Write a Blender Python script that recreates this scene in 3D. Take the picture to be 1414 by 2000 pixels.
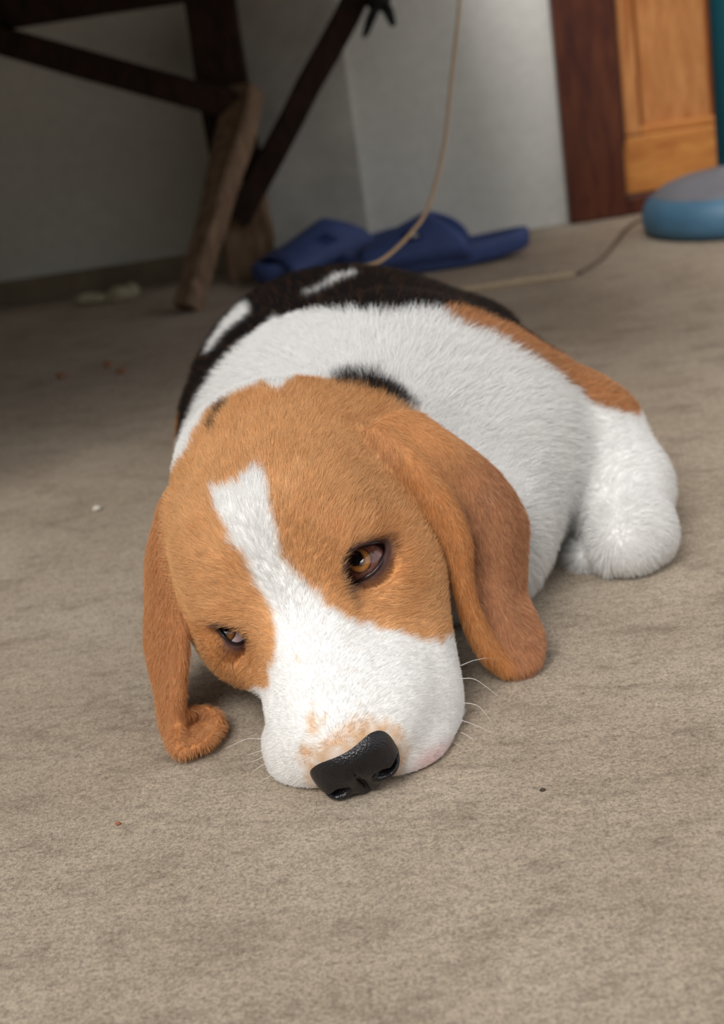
import bpy, bmesh, math
import numpy as np
from mathutils import Matrix, Vector

for o in list(bpy.data.objects):
    bpy.data.objects.remove(o)
scene = bpy.context.scene
COL = scene.collection

# ------------------------------------------------------------------ camera, world, sun, exposure
CAM_H, CAM_PITCH, CAM_ROLL, CAM_F = 0.32, math.radians(19.0), math.radians(8.4), 2778.0
fw = np.array([0, math.cos(CAM_PITCH), -math.sin(CAM_PITCH)])
r0 = np.array([1.0, 0, 0]); u0 = np.cross(r0, fw)
cR = math.cos(CAM_ROLL) * r0 - math.sin(CAM_ROLL) * u0
cU = math.sin(CAM_ROLL) * r0 + math.cos(CAM_ROLL) * u0
cam = bpy.data.cameras.new('camera')
cam.sensor_fit = 'VERTICAL'; cam.sensor_height = 36.0; cam.sensor_width = 25.452
cam.lens = CAM_F * 36.0 / 2000.0
cam.clip_start = 0.02
cam.dof.use_dof = True; cam.dof.focus_distance = 0.635; cam.dof.aperture_fstop = 9.5
cam_o = bpy.data.objects.new('camera', cam); COL.objects.link(cam_o)
m = Matrix.Identity(4)
for i in range(3):
    m[i][0] = cR[i]; m[i][1] = cU[i]; m[i][2] = -fw[i]
m[0][3], m[1][3], m[2][3] = 0, 0, CAM_H
cam_o.matrix_world = m
scene.camera = cam_o

world = bpy.data.worlds.new('sky'); scene.world = world; world.use_nodes = True
bg = world.node_tree.nodes['Background']
bg.inputs[0].default_value = (0.97, 0.98, 1.0, 1); bg.inputs[1].default_value = 1.0
sun = bpy.data.lights.new('daylight', 'SUN'); sun.energy = 2.3; sun.angle = math.radians(28); sun.color = (1, 0.97, 0.93)
sun_o = bpy.data.objects.new('daylight', sun); COL.objects.link(sun_o)
sun_dir = Vector((0.36, 0.72, -0.84))           # the way the light travels: from the open front of the porch
sun_o.rotation_euler = sun_dir.to_track_quat('-Z', 'Y').to_euler()
sun_o.location = (-1, -1, 2)
vs = scene.view_settings
vs.view_transform = 'Standard'; vs.look = 'None'; vs.exposure = 0.08; vs.gamma = 1.0; vs.use_curve_mapping = False

# surveyed points: where the sight line through a photograph pixel meets the plane at depth Y, or the floor (height z)
def at(px, py, Y):
    d = fw + (px - 707) / CAM_F * cR + (1000 - py) / CAM_F * cU
    return np.array([0, 0, CAM_H]) + d * (Y / d[1])
def onfloor(px, py, z=0.0):
    d = fw + (px - 707) / CAM_F * cR + (1000 - py) / CAM_F * cU
    return np.array([0, 0, CAM_H]) + d * ((z - CAM_H) / d[2])

# ------------------------------------------------------------------ helpers
def tag(o, label=None, cat=None, group=None, kind=None):
    if label: o['label'] = label
    if cat: o['category'] = cat
    if group: o['group'] = group
    if kind: o['kind'] = kind
    return o
def link(name, data, parent=None):
    o = bpy.data.objects.new(name, data); COL.objects.link(o)
    if parent is not None:
        o.parent = parent
        o.matrix_parent_inverse = Matrix.Translation(-Vector(parent.location))
    return o
def empty(name, loc):
    o = bpy.data.objects.new(name, None); COL.objects.link(o); o.location = tuple(map(float, loc)); o.empty_display_size = 0.02
    return o
def from_arrays(name, V, Fq, mat=None, parent=None, smooth=True):
    me = bpy.data.meshes.new(name)
    V = np.ascontiguousarray(V, np.float32); Fq = np.ascontiguousarray(Fq, np.int32)
    n = Fq.shape[1]
    me.vertices.add(len(V)); me.vertices.foreach_set('co', V.ravel())
    me.loops.add(Fq.size); me.loops.foreach_set('vertex_index', Fq.ravel())
    me.polygons.add(len(Fq)); me.polygons.foreach_set('loop_start', np.arange(0, Fq.size, n, dtype=np.int32))
    me.update(calc_edges=True); me.validate()
    me.polygons.foreach_set('use_smooth', np.full(len(me.polygons), smooth))
    if mat: me.materials.append(mat)
    return link(name, me, parent)
def bm_obj(name, bm, mat=None, parent=None, smooth=False):
    me = bpy.data.meshes.new(name); bm.normal_update(); bm.to_mesh(me); bm.free()
    if smooth: me.polygons.foreach_set('use_smooth', np.full(len(me.polygons), True))
    if mat: me.materials.append(mat)
    return link(name, me, parent)
def box_bm(lo, hi, bevel=0.0, segs=2):
    bm = bmesh.new(); bmesh.ops.create_cube(bm, size=1)
    lo, hi = Vector(lo), Vector(hi)
    for v in bm.verts:
        v.co = Vector([lo[i] + (v.co[i] + .5) * (hi[i] - lo[i]) for i in range(3)])
    if bevel: bmesh.ops.bevel(bm, geom=bm.edges[:], offset=bevel, segments=segs, affect='EDGES', profile=.6)
    return bm
def beam_bm(a, b, w, t, up=(0, 1, 0), bevel=0.003, taper=1.0, wob=0.0, seed=0, n=8):
    """a sawn board from a to b, w wide and t thick (thickness along up), slightly uneven"""
    a, b = Vector(a), Vector(b); d = (b - a).normalized(); up = Vector(up)
    s = d.cross(up).normalized(); up = s.cross(d).normalized()
    rng = np.random.default_rng(seed); bm = bmesh.new(); rings = []
    for i in range(n + 1):
        q = i / n; c = a + (b - a) * q; k = 1 + (taper - 1) * q
        e = rng.normal(0, wob, 4); ww, tt = w / 2 * k, t / 2
        c2 = min(bevel, ww * .4, tt * .4); ring = []
        for (x, y) in ((-ww, -tt + c2), (-ww, tt - c2), (-ww + c2, tt), (ww - c2, tt), (ww, tt - c2), (ww, -tt + c2), (ww - c2, -tt), (-ww + c2, -tt)):
            ring.append(bm.verts.new(c + s * (x + (e[0] if x > 0 else e[1])) + up * (y + (e[2] if y > 0 else e[3]))))
        rings.append(ring)
    for i in range(n):
        for j in range(8):
            bm.faces.new((rings[i][j], rings[i][(j + 1) % 8], rings[i + 1][(j + 1) % 8], rings[i + 1][j]))
    bm.faces.new(rings[0][::-1]); bm.faces.new(rings[-1])
    bmesh.ops.recalc_face_normals(bm, faces=bm.faces[:])
    return bm
def catmull(P, n):
    P = np.asarray(P, float); out = []
    Q = np.vstack([2 * P[0] - P[1], P, 2 * P[-1] - P[-2]])
    for i in range(len(P) - 1):
        p0, p1, p2, p3 = Q[i:i + 4]
        for t in np.arange(n) / n:
            out.append(.5 * (2 * p1 + (p2 - p0) * t + (2 * p0 - 5 * p1 + 4 * p2 - p3) * t * t + (3 * p1 - p0 - 3 * p2 + p3) * t ** 3))
    out.append(P[-1]); return np.array(out)
def tube(name, P, r, mat, parent=None, sides=8, rend=None, closed=False):
    P = np.asarray(P, float); n = len(P); V = []
    prev = None
    for i in range(n):
        t = (P[(i + 1) % n] - P[i - 1]) if closed else P[min(i + 1, n - 1)] - P[max(i - 1, 0)]
        t /= np.linalg.norm(t) + 1e-12
        if prev is None:
            a = np.array([0, 0, 1.0]) if abs(t[2]) < .9 else np.array([1.0, 0, 0])
        else: a = prev
        a = a - t * (a @ t); a /= np.linalg.norm(a); b = np.cross(t, a); prev = a
        ri = (r[i] if hasattr(r, '__len__') else r)
        for j in range(sides):
            th = 2 * math.pi * j / sides
            V.append(P[i] + ri * (a * math.cos(th) + b * math.sin(th)))
    Fq = []
    for i in range(n if closed else n - 1):
        i2 = (i + 1) % n
        for j in range(sides):
            Fq.append((i * sides + j, i * sides + (j + 1) % sides, i2 * sides + (j + 1) % sides, i2 * sides + j))
    return from_arrays(name, np.array(V), np.array(Fq), mat, parent)
def lathe_bm(prof, seg=48):
    bm = bmesh.new(); rings = []
    for r, z in prof:
        if r < 1e-6: rings.append([bm.verts.new((0, 0, z))])
        else: rings.append([bm.verts.new((r * math.cos(2 * math.pi * j / seg), r * math.sin(2 * math.pi * j / seg), z)) for j in range(seg)])
    for A, B in zip(rings, rings[1:]):
        for j in range(seg):
            if len(A) == 1: bm.faces.new((A[0], B[(j + 1) % seg], B[j])) if len(B) > 1 else None
            elif len(B) == 1: bm.faces.new((A[j], A[(j + 1) % seg], B[0]))
            else: bm.faces.new((A[j], A[(j + 1) % seg], B[(j + 1) % seg], B[j]))
    bmesh.ops.recalc_face_normals(bm, faces=bm.faces[:])
    return bm

# ------------------------------------------------------------------ material helpers
class NT:
    def __init__(s, name):
        s.m = bpy.data.materials.new(name); s.m.use_nodes = True; s.t = s.m.node_tree
        s.b = s.t.nodes['Principled BSDF']; s.out = s.t.nodes['Material Output']
    def n(s, typ, **kw):
        x = s.t.nodes.new(typ)
        for k, v in kw.items():
            if k.startswith('i_'):
                key = k[2:]; x.inputs[int(key) if key.isdigit() else key].default_value = v
            else: setattr(x, k, v)
        return x
    def l(s, a, b): s.t.links.new(a, b)
    def coords(s, scale=(1, 1, 1), rot=(0, 0, 0)):
        g = s.n('ShaderNodeNewGeometry'); mp = s.n('ShaderNodeMapping')
        mp.inputs['Scale'].default_value = scale; mp.inputs['Rotation'].default_value = rot
        s.l(g.outputs['Position'], mp.inputs['Vector']); return mp.outputs['Vector']
    def noise(s, vec, scale, detail=4, rough=.55, dist=0.0):
        x = s.n('ShaderNodeTexNoise'); x.inputs['Scale'].default_value = scale; x.inputs['Detail'].default_value = detail
        x.inputs['Roughness'].default_value = rough; x.inputs['Distortion'].default_value = dist
        s.l(vec, x.inputs['Vector']); return x.outputs['Fac']
    def ramp(s, fac, stops):
        x = s.n('ShaderNodeValToRGB'); cr = x.color_ramp
        while len(cr.elements) < len(stops): cr.elements.new(.5)
        for e, (p, c) in zip(cr.elements, stops):
            e.position = p; e.color = (*c, 1) if len(c) == 3 else c
        s.l(fac, x.inputs['Fac']); return x.outputs['Color']
    def mix(s, fac, a, b, mode='MIX'):
        x = s.n('ShaderNodeMix'); x.data_type = 'RGBA'; x.blend_type = mode
        for sock, v in ((x.inputs['Factor'], fac), (x.inputs['A'], a), (x.inputs['B'], b)):
            if hasattr(v, 'is_linked'): s.l(v, sock)
            elif isinstance(v, (int, float)): sock.default_value = v
            else: sock.default_value = (*v, 1)
        return x.outputs['Result']
    def bump(s, h, strength=.3, dist=.001):
        x = s.n('ShaderNodeBump'); x.inputs['Strength'].default_value = strength; x.inputs['Distance'].default_value = dist
        s.l(h, x.inputs['Height']); s.l(x.outputs['Normal'], s.b.inputs['Normal'])
    def base(s, c, rough=.6, spec=.4):
        if hasattr(c, 'is_linked'): s.l(c, s.b.inputs['Base Color'])
        else: s.b.inputs['Base Color'].default_value = (*c, 1)
        s.b.inputs['Roughness'].default_value = rough; s.b.inputs['Specular IOR Level'].default_value = spec
        return s.m
def srgb(r, g, b):
    f = lambda c: c / 12.92 if c <= .04045 else ((c + .055) / 1.055) ** 2.4
    return (f(r / 255), f(g / 255), f(b / 255))

def mat_concrete():
    t = NT('worn_concrete')
    v = t.coords()
    vs_ = t.coords((1, .35, 1), (0, 0, .25))
    vst = t.coords((1, 1.9, 1), (0, 0, .2))
    big = t.noise(v, 7, 5, .6); mid = t.noise(vst, 22, 7, .72, .3); fine = t.noise(v, 620, 5, .75); grit = t.noise(v, 2100, 2, .6)
    strk = t.noise(vst, 120, 6, .75, .2)
    c = t.ramp(big, [(.3, srgb(168, 152, 134)), (.7, srgb(187, 173, 155))])
    c2 = t.ramp(mid, [(.32, (.60, .58, .56)), (.47, (.97, .97, .97)), (.68, (1.10, 1.10, 1.10))])
    c = t.mix(.75, c, c2, 'MULTIPLY')
    c5 = t.ramp(strk, [(.36, (.66, .64, .62)), (.5, (1, 1, 1)), (.66, (1.14, 1.14, 1.14))])
    c = t.mix(.6, c, c5, 'MULTIPLY')
    speck = t.noise(v, 240, 6, .8, .4); c6 = t.ramp(speck, [(.34, (.50, .48, .46)), (.46, (.94, .94, .94)), (.62, (1.16, 1.16, 1.15))])
    c = t.mix(.6, c, c6, 'MULTIPLY')
    c3 = t.ramp(fine, [(.34, (.36, .34, .32)), (.5, (1, 1, 1)), (.66, (1.45, 1.43, 1.40))])
    c = t.mix(.7, c, c3, 'MULTIPLY')
    c4 = t.ramp(grit, [(.3, (.5, .49, .48)), (.7, (1.5, 1.5, 1.5))])
    c = t.mix(.6, c, c4, 'MULTIPLY')
    add = t.n('ShaderNodeMath', operation='ADD'); t.l(fine, add.inputs[0]); t.l(grit, add.inputs[1])
    t.bump(add.outputs[0], .8, .0009)
    return t.base(c, .85, .25)
def mat_plaster(name, base, dark, sc=6):
    t = NT(name); v = t.coords()
    a = t.noise(v, sc, 5, .6); b = t.noise(v, 60, 4, .6)
    c = t.ramp(a, [(.35, dark), (.65, base)])
    c = t.mix(.25, c, t.ramp(b, [(.35, (.7, .7, .7)), (.6, (1, 1, 1))]), 'MULTIPLY')
    t.bump(b, .15, .002)
    return t.base(c, .8, .25)
def mat_wood(name, light, dark, scale=(1, 1, 1), rough=.5, ring=9.0, spec=.4):
    t = NT(name); v = t.coords(scale)
    n1 = t.noise(v, ring, 6, .6, 1.2); n2 = t.noise(v, ring * 9, 3, .6)
    c = t.ramp(n1, [(.34, dark), (.5, tuple((a + b) / 2 for a, b in zip(light, dark))), (.66, light)])
    c = t.mix(.35, c, t.ramp(n2, [(.3, (.6, .6, .6)), (.7, (1.1, 1.1, 1.1))]), 'MULTIPLY')
    t.bump(n2, .2, .001)
    return t.base(c, rough, spec)
def mat_plain(name, c, rough=.5, spec=.4, var=.0, sc=40):
    t = NT(name)
    if var:
        v = t.coords(); n = t.noise(v, sc, 4, .6)
        c = t.ramp(n, [(.3, tuple(x * (1 - var) for x in c)), (.7, tuple(min(1, x * (1 + var)) for x in c))])
    return t.base(c, rough, spec)
def mat_attr(name, attr='coat', rough=.7, spec=.2, vary=.12, bump=0):
    t = NT(name); a = t.n('ShaderNodeAttribute'); a.attribute_name = attr
    c = a.outputs['Color']
    if vary:
        v = t.coords(); n = t.noise(v, 260, 3, .6)
        c = t.mix(1.0, c, t.ramp(n, [(.3, (1 - vary,) * 3), (.7, (1 + vary,) * 3)]), 'MULTIPLY')
    return t.base(c, rough, spec)


# ------------------------------------------------------------------ setting
M_floor = mat_concrete()
floor = bm_obj('floor', box_bm((-3, -1.5, -.05), (3, 2.3, 0)), M_floor); tag(floor, kind='structure')
yard = bm_obj('ground', box_bm((-30, -30, -.25), (30, -1.5, -.12)), mat_plain('yard_earth', srgb(120, 112, 84), .9, .2, .2, 2)); tag(yard, kind='structure')  # unseen yard, added to stop light from below the horizon
tag(bm_obj('added_wall_front', box_bm((-9, -4.2, -.12), (9, -4.0, 2.0)), mat_plain('added_yard_wall', srgb(128, 124, 112), .9, .2, .1, 3)), kind='structure')  # unseen yard wall, added to keep low sky light from under the bench
M_wall = mat_plaster('painted_plaster', srgb(222, 222, 217), srgb(212, 212, 206), 4)
M_pil = mat_plaster('bare_cement', srgb(200, 198, 190), srgb(176, 174, 166), 9)
M_foot = mat_plaster('footing_cement', srgb(150, 138, 118), srgb(120, 108, 90), 9)
WY = 2.064
wall = bm_obj('wall_back', box_bm((-3, WY, 0), (.356, WY + .12, 2.9)), M_wall); tag(wall, kind='structure')
wall2 = bm_obj('wall_back', box_bm((1.20, WY, 0), (3, WY + .12, 2.9)), M_wall); tag(wall2, kind='structure')
bm = box_bm((-.135, WY - .014, 0), (.069, WY + .002, 2.4), .003)
tag(bm_obj('trim_1', bm, M_pil), kind='structure')
tag(bm_obj('trim_2', box_bm((-3, WY - .012, 0), (-.136, WY + .002, .036), .004), M_foot), kind='structure')
tag(bm_obj('added_wall_left', box_bm((-2.75, .2, 0), (-2.6, WY, 2.9)), M_wall), kind='structure')  # unseen side wall, added to darken the left of the porch
ceil = bm_obj('added_ceiling', box_bm((-3, .5, 2.9), (3, 2.3, 2.96)), mat_plain('added_roof_underside', srgb(150, 140, 128), .8, .2, .1, 5)); tag(ceil, kind='structure')  # unseen roof, added for shade, its front edge placed to suit the light

# door: dark frame, orange panelled leaf
M_frame = mat_wood('dark_varnished_wood', srgb(98, 52, 32), srgb(66, 30, 24), (6, 6, 1), .38, 9)
M_leafv = mat_wood('amber_wood_upright', srgb(200, 140, 84), srgb(166, 100, 52), (7, 7, 1), .45, 8)
M_leafh = mat_wood('amber_wood_level', srgb(206, 142, 72), srgb(170, 100, 48), (1, 7, 7), .45, 8)
door = empty('door_1', (.75, WY, 0)); tag(door, 'amber panelled wooden door in a dark red-brown frame', kind='structure')
bm_obj('door_frame', box_bm((.356, WY - .020, 0.001), (.440, WY + .09, 2.1), .004), M_frame, door)
bm_obj('threshold', box_bm((.440, WY - .016, 0.001), (1.20, WY + .09, .026), .003), M_frame, door)
bm_obj('rebate', box_bm((.440, WY - .008, .10), (.446, WY + .06, 2.1), .001), M_frame, door)
def panel_bm(lo, hi, t, rim):
    """raised panel with a bevelled margin"""
    bm = bmesh.new(); (x0, y0, z0), (x1, y1, z1) = lo, hi
    a = [bm.verts.new(v) for v in ((x0, y1, z0), (x1, y1, z0), (x1, y1, z1), (x0, y1, z1))]
    b = [bm.verts.new(v) for v in ((x0 + rim, y0, z0 + rim), (x1 - rim, y0, z0 + rim), (x1 - rim, y0, z1 - rim), (x0 + rim, y0, z1 - rim))]
    c = [bm.verts.new((v.co.x, y1 + t, v.co.z)) for v in a]
    bm.faces.new(b)
    for i in range(4):
        j = (i + 1) % 4
        bm.faces.new((a[i], a[j], b[j], b[i])); bm.faces.new((c[i], c[j], a[j], a[i]))
    bm.faces.new(c[::-1]); bmesh.ops.recalc_face_normals(bm, faces=bm.faces[:]); return bm
leaf_y = WY + .0
bm_obj('bottom_rail', box_bm((.441, leaf_y, .028), (1.19, leaf_y + .04, .108), .003), M_leafh, door)
bm_obj('rail', box_bm((.468, leaf_y + .001, .60), (1.19, leaf_y + .04, .70), .003), M_leafh, door)
for k, x in enumerate((.447, .582, .72, .86, 1.0, 1.14)):
    bm_obj('stile', box_bm((x, leaf_y - .001, .109), (x + .024, leaf_y + .041, 2.08), .004), M_leafv, door)
    if k < 5:
        bm_obj('panel', panel_bm((x + .022, leaf_y + .012, .104), (x + .022 + (.115 if k == 0 else .118), leaf_y + .024, .60), .012, .010), M_leafv, door)
        bm_obj('panel', panel_bm((x + .022, leaf_y + .012, .70), (x + .022 + (.115 if k == 0 else .118), leaf_y + .024, 2.0), .012, .010), M_leafv, door)
        bm_obj('bead', box_bm((x + .024, leaf_y + .004, .108), (x + .024 + .111, leaf_y + .024, .120), .004), M_leafh, door)

# ------------------------------------------------------------------ low wooden bench by the wall
M_dark = mat_wood('dark_weathered_wood', srgb(62, 42, 33), srgb(34, 23, 19), (5, 5, 2), .7, 9, .2)
M_worn = mat_wood('pale_worn_wood', srgb(150, 124, 102), srgb(104, 82, 64), (6, 6, 1.5), .75, 9, .2)
bench = empty('wooden_bench', (-.7, 1.75, 0)); tag(bench, 'dark rough timber bench with diagonal braces standing against the wall', 'bench')
for px_ in (-.100, -1.35):
    bm_obj('leg', beam_bm((px_, 1.995, .002), (px_, 1.995, .44), .068, .045, (0, 1, 0), .004, 1, .001, 2), M_dark, bench)
bm_obj('leg_foot', beam_bm((-.100, 1.991, .001), (-.100, 1.991, .135), .072, .048, (0, 1, 0), .004, .97, .001, 3), M_worn, bench)
bm_obj('leg', beam_bm((-.180, 1.800, .003), (-.068, 1.952, .250), .030, .034, (-.6, -.9, .2), .004, 1.5, .0015, 4), M_worn, bench)
bm_obj('leg', beam_bm((-1.43, 1.800, .003), (-1.31, 1.945, .275), .040, .030, (0, -1, .4), .004, 1.0, .0015, 5), M_worn, bench)
bm_obj('brace', beam_bm((-.108, 1.965, .085), (.135, 1.965, .405), .034, .022, (0, 1, 0), .003, 1, .0008, 6), M_dark, bench)
bm_obj('brace', beam_bm((-.070, 1.940, .226), (-.62, 1.940, .462), .036, .022, (0, 1, 0), .003, 1, .0008, 7), M_dark, bench)
bm_obj('rail', beam_bm((-1.5, 1.965, .405), (-.075, 1.965, .405), .075, .024, (0, 1, 0), .003, 1, .0008, 8), M_dark, bench)
bm_obj('rail', beam_bm((.14, 1.95, .43), (.14, 1.01, .43), .05, .03, (1, 0, 0), .003, 1, .0008, 9), M_dark, bench)
bm_obj('rail', beam_bm((-1.45, 1.95, .43), (-1.45, 1.01, .43), .05, .03, (1, 0, 0), .003, 1, .0008, 9), M_dark, bench)
for px_ in (-.46, -2.25):
    bm_obj('leg', beam_bm((px_, .945, .002), (px_, .945, .44), .068, .045, (0, 1, 0), .004, 1, .001, 12), M_dark, bench)
bm_obj('rail', beam_bm((-2.35, .985, .43), (.18, .985, .43), .05, .03, (0, 1, 0), .003, 1, .0008, 13), M_dark, bench)
for k in range(11):  # bench top, extended out of view forward and left to deepen the shade beneath
    y = .88 + k * .107
    bm_obj('plank', beam_bm((-2.4, y, .468), (.20, y, .468), .103, .022, (0, 0, 1), .003, 1, .0008, 20 + k), M_dark, bench)

# ------------------------------------------------------------------ blue pedestal base with a teal pole
M_blue = mat_plain('worn_blue_enamel', srgb(70, 108, 134), .5, .4, .12, 30)
M_dusty = mat_plain('dusty_grey_blue', srgb(112, 112, 118), .8, .2, .1, 25)
M_teal = mat_plain('teal_paint', srgb(22, 104, 124), .4, .4, .06, 20)
ped = empty('pedestal_stand', (.532, 1.845, 0)); tag(ped, 'round blue pedestal base with a teal pole standing in front of the door', 'stand')
def at_ped(bm):
    for v in bm.verts: v.co += Vector((.532, 1.845, 0))
    return bm
bm_obj('base', at_ped(lathe_bm([(0, .001), (.106, .001), (.113, .006), (.116, .016), (.115, .030), (.110, .042), (.100, .050)], 64)), M_blue, ped, True)
bm_obj('base_cover', at_ped(lathe_bm([(.101, .0495), (.086, .060), (.062, .068), (.034, .073), (.017, .075), (.016, .080), (0, .080)], 64)), M_dusty, ped, True)
bm_obj('pole', at_ped(lathe_bm([(0, .079), (.0165, .079), (.0165, 1.10), (.013, 1.11), (0, 1.11)], 32)), M_teal, ped, True)

# ------------------------------------------------------------------ a pair of blue slide sandals
M_eva = mat_plain('blue_rubber', srgb(66, 82, 132), .6, .3, .10, 40)
def foot_outline(n=48):
    out = []
    for i in range(n):
        t = 2 * math.pi * i / n; x = math.cos(t); y = math.sin(t)
        w = .041 + .006 * math.cos(t) - .004 * math.cos(2 * t)           # toe end (+x) wider
        out.append((.125 * x, w * (abs(y) ** .8) * (1 if y > 0 else -1)))
    return out
def make_sandal(loc, ang, label):
    r = empty('slide_sandal', loc); tag(r, label, 'sandal', 'blue sandals by the wall')
    Mx = Matrix.Translation(Vector(loc)) @ Matrix.Rotation(ang, 4, 'Z')
    O = foot_outline(); bm = bmesh.new(); rings = []
    rise = lambda x: .010 * max(0, (-x - .03) / .095) ** 1.5 + .006 * max(0, (x - .07) / .055) ** 2
    for (k, z, s) in ((0, .001, .93), (1, .006, .99), (2, .018, 1.0), (3, .026, .985), (4, .027, .93), (5, .020, .87), (6, .0175, .60)):
        rings.append([bm.verts.new((x * s, y * s, z + rise(x) * (1 if 2 <= k else .8))) for x, y in O])
    n = len(O)
    for A, B in zip(rings, rings[1:]):
        for j in range(n): bm.faces.new((A[j], A[(j + 1) % n], B[(j + 1) % n], B[j]))
    bm.faces.new(rings[0][::-1]); bm.faces.new(rings[-1])
    bm.transform(Mx); bmesh.ops.recalc_face_normals(bm, faces=bm.faces[:])
    bm_obj('sole', bm, M_eva, r, True)
    bm = bmesh.new(); G = []
    for i in range(13):
        s = i / 12; x = .004 + s * .092
        hh = .072 * (1 - s) ** 1.1 + .038 * s ** .8; hw_ = .0455 + .003 * s
        row = []
        for j in range(17):
            th = math.pi * j / 16; z = .014 + (hh - .014) * math.sin(th) ** .75
            row.append((x - .030 * (math.sin(th)) * (1 - s) * 0 + .052 * math.cos(th) ** 2 * (1 - s) * -1, hw_ * math.cos(th), z))
        G.append(row)
    outer = [[bm.verts.new(p) for p in row] for row in G]
    inner = [[bm.verts.new((p[0], p[1] * .91, p[2] - .0045 * math.sin(math.pi * j / 16))) for j, p in enumerate(row)] for row in G]
    for i in range(12):
        for j in range(16):
            if i in (4, 5) and j in (3, 4, 12, 13): continue                 # side slots
            bm.faces.new((outer[i][j], outer[i + 1][j], outer[i + 1][j + 1], outer[i][j + 1]))
            bm.faces.new((inner[i][j], inner[i][j + 1], inner[i + 1][j + 1], inner[i + 1][j]))
    for i, rev in ((0, 0), (12, 1)):
        for j in range(16):
            f = (outer[i][j], outer[i][j + 1], inner[i][j + 1], inner[i][j]); bm.faces.new(f[::-1] if rev else f)
    for i in range(12):
        for j in (0, 16): bm.faces.new((outer[i][j], inner[i][j], inner[i + 1][j], outer[i + 1][j]))
    bm.transform(Mx); bmesh.ops.recalc_face_normals(bm, faces=bm.faces[:])
    bm_obj('strap', bm, M_eva, r, True)
    return r
make_sandal((.144, 1.868, 0), math.radians(173), 'blue rubber sandal nearer the door, its heel end pointing at the door')
make_sandal((.012, 1.957, 0), math.radians(211), 'blue rubber sandal tucked between the bench leg and its twin')

# ------------------------------------------------------------------ cords, strap, rubble, crumbs
M_string = mat_plain('tan_string', srgb(186, 158, 124), .8, .2, .1, 200)
P = catmull([at(680, 530, 1.10), at(694, 525, 1.16), at(745, 508, 1.27), at(800, 458, 1.36), at(838, 400, 1.43), at(866, 290, 1.50), at(880, 170, 1.55), at(892, 60, 1.58), at(898, -20, 1.60), at(900, -250, 1.62)], 10)
cord = tube('string', P, .0019, M_string, sides=8); tag(cord, 'thin tan string hanging down in front of the sandals to the dog\'s back', 'string')
M_cord = mat_plain('pale_cord', srgb(190, 170, 142), .8, .2, .1, 100)
P = catmull([np.array([.02, 1.60, .003]), onfloor(800, 583, .003), onfloor(900, 568, .003), onfloor(1010, 552, .003), onfloor(1120, 537, .003)], 12)
t2 = tube('flat_cord', P, .0042, M_cord, sides=8); tag(t2, 'pale cord lying on the floor behind the dog', 'cord')
P = catmull([onfloor(1130, 534, .0025), onfloor(1175, 505, .0025), onfloor(1205, 470, .0025), onfloor(1225, 445, .0025), onfloor(1262, 425, .0025), onfloor(1330, 412, .0025)], 12)
t3 = tube('power_cable', P, .0022, mat_plain('grey_brown_cable', srgb(112, 98, 84), .6, .3), sides=8); tag(t3, 'thin brownish cable running across the floor to the blue pedestal base', 'cable')

M_black = mat_plain('black_ribbon', srgb(16, 15, 16), .6, .3)
rib = empty('black_ribbon', at(738, 0, 1.945)); tag(rib, 'black ribbon tied round the diagonal bench brace', 'ribbon')
def strip(name, P, w):
    P = catmull(P, 8); n = len(P); Vv = []
    side = np.array([1.0, 0, .25]) / np.linalg.norm([1.0, 0, .25])
    for i, p in enumerate(P):
        ww = w * (.6 + .6 * math.sin(math.pi * (i / (n - 1)) ** .8) * 1.0) * (.35 if i == n - 1 else 1)
        for (a, b) in ((-ww, -.0015), (ww, -.0015), (ww, .0015), (-ww, .0015)): Vv.append(p + side * a + np.array([0, b, 0]))
    Fv = [(i * 4 + j, i * 4 + (j + 1) % 4, i * 4 + 4 + (j + 1) % 4, i * 4 + 4 + j) for i in range(n - 1) for j in range(4)]
    Fv += [(0, 3, 2, 1), tuple((n - 1) * 4 + q for q in range(4))]
    return from_arrays(name, np.array(Vv), np.array(Fv), M_black, rib)
strip('ribbon_tail', [at(738, 2, 1.94), at(727, 30, 1.93), at(712, 74, 1.93)], .0075)
strip('ribbon_tail', [at(745, 2, 1.94), at(757, 20, 1.93), at(769, 52, 1.93)], .006)
kb = lathe_bm([(0, -.016), (.009, -.013), (.014, -.004), (.014, .005), (.008, .013), (0, .015)], 20)
for v in kb.verts: v.co = Vector(at(738, -2, 1.94)) + Vector((v.co.x * 1.2, v.co.y * .8, v.co.z))
bm_obj('knot', kb, M_black, rib, True)

def lump(name, c, r, mat, seed, parent=None, flat=0.0):
    rng = np.random.default_rng(seed); bm = bmesh.new(); bmesh.ops.create_icosphere(bm, subdivisions=2, radius=1)
    ph = rng.uniform(0, 6, 6)
    for v in bm.verts:
        d = 1 + .16 * math.sin(3.1 * v.co.x + ph[0]) * math.cos(2.7 * v.co.y + ph[1]) + .12 * math.sin(4.3 * v.co.z + ph[2] + 2 * v.co.x)
        v.co = Vector((c[0] + v.co.x * r[0] * d, c[1] + v.co.y * r[1] * d, max(.0003, c[2] + v.co.z * r[2] * d)))
    return bm_obj(name, bm, mat, parent, True)
M_chunk = mat_plaster('pale_mortar', srgb(196, 186, 158), srgb(168, 156, 128), 60)
ch = empty('rubble_chunk', onfloor(212, 592)); tag(ch, 'pale broken chunk of mortar on the floor under the bench', 'rubble')
p = onfloor(185, 594, 0); lump('chunk', (p[0], p[1], .007), (.026, .012, .010), M_chunk, 1, ch)
p = onfloor(238, 588, 0); lump('chunk', (p[0], p[1], .008), (.020, .012, .013), M_chunk, 2, ch)
p = onfloor(262, 582, 0); lump('chunk', (p[0], p[1], .009), (.009, .010, .013), M_chunk, 3, ch)
M_crumb = mat_plain('rust_crumb', srgb(150, 92, 62), .8, .2)
M_pale = mat_plain('pale_grit', srgb(200, 194, 184), .8, .2)
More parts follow.
